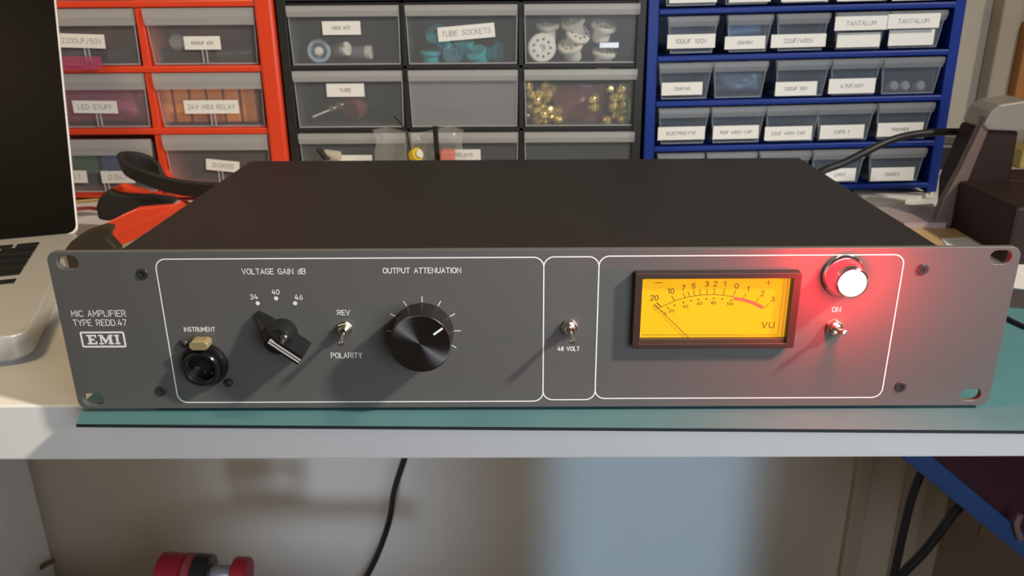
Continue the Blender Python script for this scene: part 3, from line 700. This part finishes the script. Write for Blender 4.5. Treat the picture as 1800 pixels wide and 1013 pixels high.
# top left drawer: pale blue ring and grey valve parts
rg = at(561, 90, CY+14); rgp = Vector((rg.x, CY+14, rg.z))
ro = MB().lathe([(11.4, 0), (11.8, 3), (10.4, 5), (8.6, 5), (8.0, 2.5), (8.0, 0)], 36, rgp, (.1,-1,.05)).build('ceramic_ring', M_bluewh, None, rgp[:]); tag(ro, 'pale blue ring with a white centre in the top left black cabinet drawer', 'ring')
part(MB().lathe([(4.5, 0), (4.5, 4), (3.2, 5.6), (0, 6)], 24, rgp, (.1,-1,.05)), 'centre_boss', M_porc, ro)
for px, py, a, t in ((592, 90, (.8,-.5,.2), 'grey glass valve beside the pale blue ring'), (628, 93, (1,-.2,.05), 'grey glass valve lying at the right of the pale blue ring')):
    c = at(px, py, CY+26); c = Vector((c.x, CY+26, c.z)); av = Vector(a).normalized()
    vo = MB().lathe([(0, -12), (5, -10), (7, -4), (7, 10), (6.5, 11)], 24, c, av).build('vacuum_tube', clear('valve_glass', (.45,.45,.47), .15, .35), None, c[:]); tag(vo, t, 'tube', 'valves in the top left drawer')
    part(MB().lathe([(6.8, 10), (6.8, 15), (0, 15.5)], 24, c, av), 'valve_base', M_porc, vo)
    part(MB().lathe([(3.6, -6), (3.6, 9), (0, 9.2)], 16, c, av), 'anode', M_grey, vo)
# second row left: potentiometer with a long shaft
pc = at(628, 188, CY+30); pcv = Vector((pc.x, CY+30, pc.z)); pa = (at(550, 206, CY+16)-at(615, 178, CY+28)).normalized(); pst = at(612, 179, CY+28)
po = MB().lathe([(0, -2), (12, -2), (12.5, 0), (12.5, 10), (11, 11), (0, 11)], 32, pcv, (-.55,-.8,-.2)).build('potentiometer', mat('red_brown_phenolic', (.17,.045,.035), .5), None, pcv[:]); tag(po, 'reddish brown potentiometer with a metal shaft in the second row of the black cabinet', 'potentiometer')
part(MB().tube([pst, pst+pa*18, pst+pa*40], 2.2, 12, sub=1).tube([pst+pa*8, pst+pa*14], 4.2, 6, sub=1).tube([pst+pa*17, pst+pa*21], 3.8, 6, sub=1), 'shaft', M_nickel, po)
# second row right: brass terminals on mauve film
random.seed(3)
def terminal(px, py, dy, label_):
    c = at(px, py, CY+8+dy); c = Vector((c.x, CY+8+dy, c.z)); a = Vector((random.uniform(-.9,.9), -1, random.uniform(-.5,.9))).normalized()
    o = MB().lathe([(0, 5.2), (2.8, 5.0), (4.4, 3.8), (5.3, 1.6), (5.3, -1.2), (4.2, -1.6), (4.2, -5), (2.4, -5.2), (2.4, -8), (0, -8)], 20, c, a).build('brass_terminal', M_bras, None, c[:])
    tag(o, label_, 'terminal', 'brass terminals in the second row drawer')
tl_ = [(928,150),(933,165),(930,185),(928,203),(944,176),(940,195),(952,188),(955,201),(943,212),(958,214),(960,172),(966,194),(968,206),(980,196),(981,211),(958,152),(970,156),(965,163),(951,163)]
tr_ = [(1043,174),(1044,189),(1066,212),(1073,156),(1080,172),(1078,187),(1083,203),(1094,155),(1096,169),(1096,183),(1098,196),(1095,211)]
for k, (px, py) in enumerate(tl_): terminal(px, py, (k*5) % 17, 'round brass terminal in the left hand pile of the second row drawer')
for k, (px, py) in enumerate(tr_): terminal(px, py, (k*5) % 17, 'round brass terminal in the right hand pile of the second row drawer')
def crumple(x0, x1, y0, y1, z0, z1, nx, nz, amp_, seed):
    vs = []; fs = []; rnd = random.Random(seed)
    for s_ in (0, 1):
        for j in range(nz+1):
            for i in range(nx+1):
                u, v = i/nx, j/nz
                b = math.sin(math.pi*u)**.5*math.sin(math.pi*min(v*1.0, 1))**.5 if 0 < u < 1 and 0 < v < 1 else 0
                n = noise.noise(Vector((u*4+seed, v*4, s_*9+seed)))*amp_
                y = (y0+y1)/2+(-1 if s_ == 0 else 1)*(y1-y0)/2*b
                vs.append((x0+(x1-x0)*u+noise.noise(Vector((v*3, u*3, seed)))*amp_*.6, y+n, z0+(z1-z0)*v+noise.noise(Vector((u*3, seed, v*2)))*amp_*.5))
    N = (nx+1)*(nz+1)
    for s_ in (0, 1):
        for j in range(nz):
            for i in range(nx):
                a = s_*N+j*(nx+1)+i; q = [a, a+1, a+nx+2, a+nx+1]; fs.append(q if s_ == 0 else q[::-1])
    return MB().add(vs, fs, 0, True)
def bag(name, label_, cat, m, box, amp_, seed, group=None):
    o = crumple(*box, 14, 10, amp_, seed).build(name, m, None, ((box[0]+box[1])/2, (box[2]+box[3])/2, box[4])); tag(o, label_, cat, group); return o
a = at(972, 150, CY+30); b = at(1062, 222, CY+30)
bag('antistatic_bag', 'mauve antistatic film bag between two piles of brass terminals', 'bag', M_mauve, (a.x, b.x, CY+24, CY+36, b.z+2, a.z), 4, 5)
a = at(1107, 190, CY+6); tag(MB().box(a.x-1, a.x+1, CY+5, CY+60, 76, 98, .3).build('green_strip', mat('green_plastic', (.03,.36,.06), .4), None, (a.x, CY+30, 76)), 'green strip at the right end of the brass terminal drawer', 'strip')
# red cabinet: orange relays, pink bags, grey capacitors
for k in range(6):
    a = at(300+k*29, 215, CY+22).x
    o = MB().box(a-7.2, a+7.2, CY+14, CY+40, 76, 76+36, 1).build('relay', M_orange, None, (a, CY+27, 76)); tag(o, 'orange relay in the drawer labelled mini relay', 'relay', 'orange relays in the red cabinet')
bag('antistatic_bag', 'pink film bag inside the drawer marked for leds', 'bag', M_pinkbag, (-478, -390, CY+6, CY+36, 76, 112), 5, 2)
a = at(112, 126, CY-4); b = at(182, 108, CY-4)
bag('antistatic_bag', 'bright pink film bag poking out over a red rail beside the laptop', 'bag', clear('pink_film', (.60,.10,.20), .35, .5), (a.x-12, b.x, CY-10, CY-6.5, a.z+1.5, b.z+5), 2.4, 8)
def can(px, py, Y, r, h, m, label_, axis=(0,0,1), group=None):
    c = at(px, py, Y); c = Vector((c.x, Y, c.z)); a = Vector(axis).normalized()
    o = MB().lathe([(0, -h/2), (r*.92, -h/2), (r, -h/2+.8), (r, h/2-2.2), (r*.93, h/2-1.6), (r, h/2-1), (r*.9, h/2), (0, h/2)], 24, c, a).build('capacitor', m, None, c[:]); tag(o, label_, 'capacitor', group)
M_capdk = mat('dark_capacitor_sleeve', (.045,.047,.06), .35); M_capbl = mat('blue_capacitor_sleeve', (.05,.13,.34), .35); M_capgr = mat('silvery_capacitor', (.40,.40,.40), .3, metal=.5)
can(312, 74, CY+14, 8, 6, M_capgr, 'round silvery capacitor end left of a label in the top right red cabinet drawer', (0,-1,.1))
for px, t in ((285, 'dark capacitor at the left of the top right red cabinet drawer'), (405, 'dark capacitor right of the cut corner label'), (432, 'dark capacitor at the right end of the top right red cabinet drawer')): can(px, 98, CY+32, 9, 24, M_capdk, t, (1,0,.1))
for px, t in ((140, 'dark capacitor lying beneath the label nearest the screen'), (215, 'dark capacitor right of the label nearest the screen')): can(px, 98, CY+34, 9, 24, M_capdk, t, (1,0,.15))
for px, m_, t in ((205, M_capbl, 'blue capacitor block in the pulled out red cabinet drawer'), (150, mat('green_capacitor', (.05,.15,.10), .4), 'green capacitor block in the pulled out red cabinet drawer')):
    a = at(px, 290, CY+10).x; o = MB().box(a-14, a+14, CY+6, CY+34, 24, 46, 2).build('film_capacitor', m_, None, (a, CY+20, 24)); tag(o, t, 'capacitor')
for px, py, m_, t in ((1305, 55, M_capbl, 'blue capacitor in the second drawer of the top blue cabinet row'),):
    can(px, py, CY+18, 8, 34, m_, t, (1,0,.1))
bag('plastic_bag', 'pale blue film bag filling the label free drawer of the blue cabinet', 'bag', clear('pale_blue_film', (.16,.24,.40), .3, .75), (at(1266,150,CY).x, at(1340,150,CY).x, CY+4, CY+26, 104.5, 122), 3.0, 4)
for k, (px, t) in enumerate(((1565, 'clear crystal component at the left of an unlabelled blue cabinet drawer'), (1585, 'clear crystal component in the middle of an unlabelled blue cabinet drawer'), (1612, 'clear crystal component at the right of an unlabelled blue cabinet drawer'))):
    can(px, 152, CY+10, 5, 12, M_capgr, t, (.3,-1,.3))

# ------------------------------------------------------------------ bits behind the amplifier
def bar(name, label_, cat, m, pts, r, up=None, flat=None):
    o = MB().tube(pts, r, 14, flat=flat, up=up).build(name, m, None, tuple(pts[0])); return tag(o, label_, cat)
BYa = 440
a = at(660, 300, BYa); b = at(815, 230, BYa)
zt_ = at(700, 228, BYa).z
bag('plastic_bag', 'crumpled clear plastic bag standing behind the amplifier', 'bag', clear('clear_film', (.75,.74,.70), .10, .13), (a.x, b.x, BYa-8, BYa+6, -4, zt_), 13, 11)
a = at(726, 268, BYa-12); tag(MB().lathe([(4.4, 0), (6.3, 0), (6.8, 2), (6.8, 6), (6.0, 8), (4.4, 8), (4.4, 0)], 24, a+Vector((0,4,-4)), (.75,-.75,.35)).lathe([(4.0,-2),(4.0,11),(0,11.5)], 16, a+Vector((0,4,-4)), (.75,-.75,.35), 1).build('yellow_connector', [mat('yellow_plastic', (.80,.58,.02), .4), mat('ivory_plastic', (.70,.66,.52), .45)], None, a[:]), 'yellow ring connector in front of the clear bag behind the amplifier', 'connector')
a = at(765, 222, BYa-14); bar('black_rod', 'thin black rod standing upright behind the amplifier', 'rod', M_black, [a, Vector((a.x+1, BYa-14, 30)), Vector((a.x+1, BYa-14, -4))], 2.6)
a = at(787, 272, BYa-16); tag(MB().box(a.x-7, a.x+7, BYa-22, BYa-8, -4, a.z+5, 2).build('pink_component', mat('salmon_plastic', (.62,.20,.15), .5), None, (a.x, BYa-16, -4)), 'salmon pink component right of the black rod behind the amplifier', 'component')
a = at(693, 205, BYa-2); b = at(718, 246, BYa-10)
bar('wire', 'thin dark wire sticking out of the clear bag', 'wire', M_cable, [a, (a+b)/2+Vector((2,0,1)), b, Vector((b.x+3, BYa-10, -3))], .9)
a = at(578, 276, BYa-10); b = at(562, 262, BYa-10)
tag(MB().prism([at(553,262,BYa-10), at(560,262,BYa-10), at(580,282,BYa-10), at(568,282,BYa-10)], (0, 10, 0), bev=1).build('black_clip', M_black, None, (a.x, BYa-5, a.z-6)), 'small black slanted clip behind the amplifier at the left', 'clip')
a = at(580, 270, BYa-4); tag(MB().lathe([(0,0),(5,0),(5.6,1),(5.6,16),(4,17),(0,17)], 20, at(570,272,BYa+2), (1,-.1,-.12)).build('cream_bobbin', mat('cream_plastic', (.55,.50,.40), .5), None, a[:]), 'cream bobbin lying beside the black clip behind the amplifier', 'bobbin')

# red handled tool between laptop and amplifier
TY = 318
tool = thing('crimping_tool', 'red crimping tool with black rubber grips between laptop and amplifier', 'tool', (-345, TY, -4))
P = lambda x, y, d=0: at(x, y, TY+d)
upz = (0, -.35, 1)
part(MB().tube([P(400,336,-30), P(352,334,-26), P(300,326,-22), P(255,312,-18), P(224,298,-10), P(214,286,0), P(222,281,16), P(250,284,30), P(275,298,34), P(288,318,30), P(292,336,26)], 5, 16, flat=(7.6, 2.4), up=upz), 'looped_grip', M_rubber, tool)
part(MB().prism([P(283,300,30), P(292,300,30), P(306,326,30), P(330,336,30), P(300,348,30), P(284,340,30)], (0, 8, 0), bev=1), 'upper_handle', M_red, tool)
part(MB().prism([P(198,331,2), P(210,325,2), P(258,340,2), P(262,352,2), P(200,345,2)], (0, 10, 0), bev=1), 'middle_handle', M_red, tool)
part(MB().prism([P(167,365,-6), P(172,350,-6), P(188,334,-6), P(200,341,-6), P(262,345,-6), P(308,351,-6), P(304,360,-6), P(240,368,-6), P(215,380,-6), P(190,390,-6), P(172,387,-6)], (0, 12, 0), bev=2.5), 'lower_grip', M_rubber, tool)
hd = lambda x, y: P(x, y, -74+(x-186)*.40)
part(MB().prism([hd(180,396), hd(215,378), hd(240,367), hd(300,362), hd(318,354), hd(330,360), hd(300,385), hd(268,402), hd(240,420), hd(205,436), hd(186,420)], (0, 9, 0), bev=1.0), 'lower_handle', M_red, tool)
M_toolhd = mat('dark_bronze_tool_head', (.055,.045,.028), .45, metal=.4)
part(MB().prism([P(112,440,-112), P(124,425,-112), P(146,409,-112), P(180,398,-112), P(194,402,-112), P(186,418,-112), P(206,440,-112), P(200,491,-112), P(146,498.5,-112), P(124,491,-112)], (0, 12, 0), bev=2), 'tool_head', M_toolhd, tool)
c1 = atz(160, 372, -3.8); tag(MB().box(c1.x-22, c1.x+12, c1.y-20, c1.y+18, -4, -3.6).build('paper_scrap', M_label, None, (c1.x, c1.y, -4)), 'white paper scrap on the desk between laptop lid and red tool', 'paper')
c1 = atz(150, 357, -4); bar('lead', 'tan coated lead lying in front of the red cabinet', 'wire', mat('tan_wire', (.45,.32,.12), .5), [c1+Vector((-16,-4,2)), c1+Vector((0,2,2)), c1+Vector((20,10,2))], 1.6)
c1 = atz(152, 372, -4); bar('red_lead', 'short dark red lead on the desk right of the screen', 'wire', mat('dark_red_wire', (.30,.03,.02), .5), [c1+Vector((-18,0,2)), c1+Vector((0,6,2)), c1+Vector((12,2,2))], 1.8)

# ------------------------------------------------------------------ right hand clutter
dv_y = 330
D = lambda x, y, d=0: at(x, y, dv_y+d)
dev = thing('desktop_device', 'sloping dark brown desktop device with translucent edging at the right', 'device', (D(1720,400).x, dv_y+30, -4))
M_devb = mat('dark_brown_casing', (.020,.0085,.007), .55, spec=.3)
M_devl = clear('translucent_grey_edge', (.16,.11,.095), .4, .85)
base_z = lambda x: Vector((at(x, 400, dv_y).x, dv_y, -4))
part(MB().prism([D(1735,228), D(1792,231), D(1777,316), Vector((D(1800,316).x+30, dv_y, D(1800,316).z)), Vector((D(1800,316).x+30, dv_y, -4)), Vector((D(1668,400).x, dv_y, -4)), D(1688,380), D(1692,330)], (0, 45, 0), bev=2.5), 'casing', M_devb, dev)
part(MB().prism([D(1733,205,-2), D(1739,226,-2), D(1697,330,-2), D(1690,372,-2), Vector((D(1664,400).x, dv_y-2, -4)), Vector((D(1636,400).x, dv_y-2, -4)), D(1660,350,-2), D(1690,296,-2)], (0, 9, 0), bev=1), 'side_edge', M_devl, dev)
part(MB().prism([D(1729,221,-4), D(1742,196,-4), D(1758,184,-4), D(1812,176,-4), D(1806,232,-4), D(1737,229,-4)], (0, 36, 0), bev=1.5), 'top_cover', clear('hazy_film', (.30,.26,.23), .3, .75), dev)
part(MB().prism([D(1707,333,-1), D(1712,327,-1), D(1734,327,-1), D(1737,333,-1), D(1733,352,-1), D(1728,356,-1), D(1706,356,-1), D(1703,350,-1)], (0, 3, 0), bev=.8), 'button', mat('darker_button', (.045,.028,.026), .4), dev)
part(MB().box(382, 470, 238, 329, -4, 44, 3), 'front_block', M_devb, dev)
q = [at(1440,304,360), at(1480,288,362), at(1520,268,365), at(1565,247,372), at(1610,236,380), at(1670,232,386), at(1720,236,390), at(1748,246,392), at(1775,262,394)]
q = [Vector((q[0].x-45, 375, -1.0)), Vector((q[0].x-22, 366, q[0].z-22))]+q
bar('power_cable', 'thick black cable arching from behind the amplifier to the brown device', 'cable', M_cable, q, 3.5)
def flat_thing(name, label_, cat, m, pxs, z, th, group=None):
    pts = [atz(x, y, z+th) for x, y in pxs]; pts = [Vector((p.x, p.y, z)) for p in pts]
    return tag(MB().prism(pts, (0,0,th)).build(name, m, None, tuple(sum(pts, Vector())/len(pts))), label_, cat, group)
M_paper = mat('paper', (.74,.72,.68), .65); M_wood = mat('pale_wood', (.50,.33,.16), .5, noise_amt=.15, noise_scale=80); M_brownp = mat('brown_card', (.34,.22,.14), .6)
flat_thing('wooden_board', 'pale brown wooden board lying right of the amplifier', 'board', M_wood, [(1540,396),(1690,402),(1750,436),(1600,440)], -3.9, 6)
flat_thing('paper_sheet', 'white paper corner sticking out above the amplifier right edge', 'paper', M_paper, [(1655,419),(1700,417),(1730,436),(1670,440)], 2.2, .5)
flat_thing('clear_pouch', 'flattened hazy plastic pouch lying in front of the blue cabinet', 'pouch', clear('pinkish_film', (.50,.38,.36), .3, .7), [(1535,365),(1640,358),(1664,392),(1590,392)], 2.3, 5)
flat_thing('paper_stack', 'white stack of papers tucked under the right foot of the blue cabinet', 'paper', M_paper, [(1500,334),(1640,336),(1612,346),(1515,343)], -4, 3.9)
flat_thing('paper_strip', 'narrow white paper strip just in front of the blue cabinet papers', 'paper', M_paper, [(1528,347),(1596,349),(1590,355),(1538,356)], -4, 3)
flat_thing('printed_sheet', 'white printed sheet beside the right end of the amplifier', 'paper', M_paper, [(1780,470),(1830,508),(1830,512),(1772,504)], -2.0, .5)
flat_thing('dark_card', 'dark grey card on the mat in front of the printed sheet', 'card', mat('dark_grey_card', (.06,.05,.05), .6), [(1770,507),(1840,514),(1840,545),(1762,538)], -2.0, .6)
c1 = at(1500+ 570/3.377, 200+340/3.377, 600)
tag(MB().box(c1.x-34, c1.x+30, 585, 640, -4, 27, 4).build('black_adapter', M_black, None, (c1.x, 610, -4)), 'black power adapter on the desk behind the blue cabinet corner', 'adapter')
tag(MB().box(at(1785,300,600).x-2, at(1785,300,600).x+60, 590, 640, -4, at(1790,262,600).z, 2).build('yellow_box', mat('yellow_card', (.55,.42,.12), .6), None, (at(1800,300,600).x, 610, -4)), 'yellow box at the right edge behind the brown device', 'box')
tag(MB().box(at(1797,100,640).x, at(1797,100,640).x+60, 640, 678, at(1795,175,640).z, at(1795,40,640).z, 3).build('orange_holder', mat('orange_card', (.50,.20,.05), .6), None, (at(1810,100,640).x, 660, at(1795,175,640).z)), 'orange holder on the wall at the upper right edge', 'holder')
q = [atz(1760,552,0), atz(1790,568,0), atz(1830,584,0)]; bar('audio_cable', 'thin black cable on the mat beyond the right end of the amplifier', 'cable', M_cable, [Vector((p.x, p.y, -.6)) for p in q], 1.5)

# ------------------------------------------------------------------ below the desk
q = [Vector((-128, 668, -5)), at(712,800,640), at(702,830,640), at(690,872,640), at(683,920,640), at(664,975,640), at(645,1013,640), at(610,1060,640)]
q = [at(722,770,640), at(709,812,640), at(693,862,640), at(685,912,640), at(668,965,640), at(645,1013,640), at(600,1090,640)]
q.append(Vector((q[-1].x-10, 600, -735)))
bar('mains_cable', 'black cable hanging down the wall under the desk', 'cable', M_cable, q, 4.4)
q = [at(1640,790,330), at(1622,825,330), at(1604,870,330), at(1591,920,330), at(1580,970,330), at(1570,1020,330), at(1560,1080,330)]; q.append(Vector((q[-1].x, 330, -735)))
bar('hanging_cable', 'black cable hanging down left of the blue chair frame', 'cable', M_cable, q, 4.4)
q = [at(1720,860,345), at(1680,898,345), at(1650,938,345), at(1620,975,345), at(1585,1012,345), at(1560,1060,345)]; q.append(Vector((q[-1].x-20, 345, -735)))
bar('hanging_cable', 'black cable slanting from behind the blue chair frame towards the floor', 'cable', M_cable, q, 5.0)
# folded chair with a blue frame leaning under the desk
FY = 300
M_chblue = mat('blue_frame_paint', (.030,.085,.26), .55)
fc = thing('folding_chair', 'blue framed folding chair with dark maroon seat under the desk at right', 'chair', (at(1800,960,FY).x, FY, -740))
a = at(1596, 790, FY); b = at(1800, 960, FY); dd = (b-a); e = a+dd*((-738-a.z)/dd.z)
part(MB().tube([a, b, e], 5, 14, sub=1, flat=(6, 10), up=(0,1,0)), 'side_rail', M_chblue, fc)
off = Vector((170, 0, 60))
part(MB().tube([a+off+Vector((0,120,0)), b+off+Vector((0,120,0)), e+off+Vector((0,120,0))], 5, 14, sub=1, flat=(6, 10), up=(0,1,0)), 'side_rail', M_chblue, fc)
M_mar = mat('dark_maroon_fabric', (.055,.012,.022), .8, noise_amt=.3, noise_scale=40)
nrm = Vector((dd.z, 0, -dd.x)).normalized()*-1
s0, s1 = a+dd*.10, a+dd*1.6
part(MB().prism([s0+Vector((0,14,0)), s1+Vector((0,14,0)), s1+Vector((90,100,110)), s0+Vector((90,100,110))], (8, 0, 10), bev=1.5), 'seat_panel', M_mar, fc)
part(MB().tube([at(1794,905,FY-10), at(1787,925,FY-10), at(1794,948,FY-10)], 3, 12), 'hinge_lever', mat('pinkish_metal', (.30,.20,.19), .4, metal=.3), fc)
# lower shelf carrying a red clamp
sh_y = 420
rz = at(360, 1013, sh_y).z-60
shf = tag(MB().box(-600, -180, 300, 478, rz-18, rz, 1.5).build('lower_shelf', M_white, None, (-400, 460, rz-18)), 'white low shelf under the desk carrying the red clamp', 'shelf')
clp = thing('bar_clamp', 'red and black bar clamp standing on the low shelf under the desk', 'clamp', (at(350,1000,sh_y).x, sh_y, rz))
K = lambda x, y, d=0: at(x, y, sh_y+d)
M_clred = mat('crimson_plastic', (.34,.010,.022), .4)
ca = K(283, 992); ax = (K(440, 1003)-K(283, 992)).normalized()
def cyl(x0, x1, y, r, m, name, d=0, rr=None):
    a, b = K(x0, y), K(x1, y+(x1-x0)*.06); v = b-a; L = v.length
    part(MB().lathe([(r*.9, 0), (r, 2), (r, L-2), (r*.9, L)], 40, a, v), name, m, clp)
rm = (K(0,960).z-K(0,1013).z)
part(MB().box(K(286,980).x-4, K(430,980).x+2, sh_y-8, sh_y+8, rz, rz+22, 2), 'clamp_bar', M_steel, clp)
cyl(281, 326, 1012, 28, M_clred, 'clamp_head'); cyl(326, 342, 1012, 27, mat('dusty_red_plastic', (.30,.05,.05), .5), 'collar'); cyl(342, 372, 1012, 26.5, M_black, 'grip_band')
cyl(372, 410, 1007, 10, mat('grey_spindle', (.30,.27,.26), .4, metal=.4), 'spindle'); cyl(410, 438, 1012, 22.5, M_clred, 'clamp_jaw')
q = [at(40,1030,640), at(62,1006,640), at(78,994,640), at(94,986,640)]
bar('brown_hook', 'short brown curved hook at the lower left corner of the wall', 'hook', mat('brown_leather', (.16,.11,.06), .6), [Vector((q[0].x, 640, -735))]+q, 4)
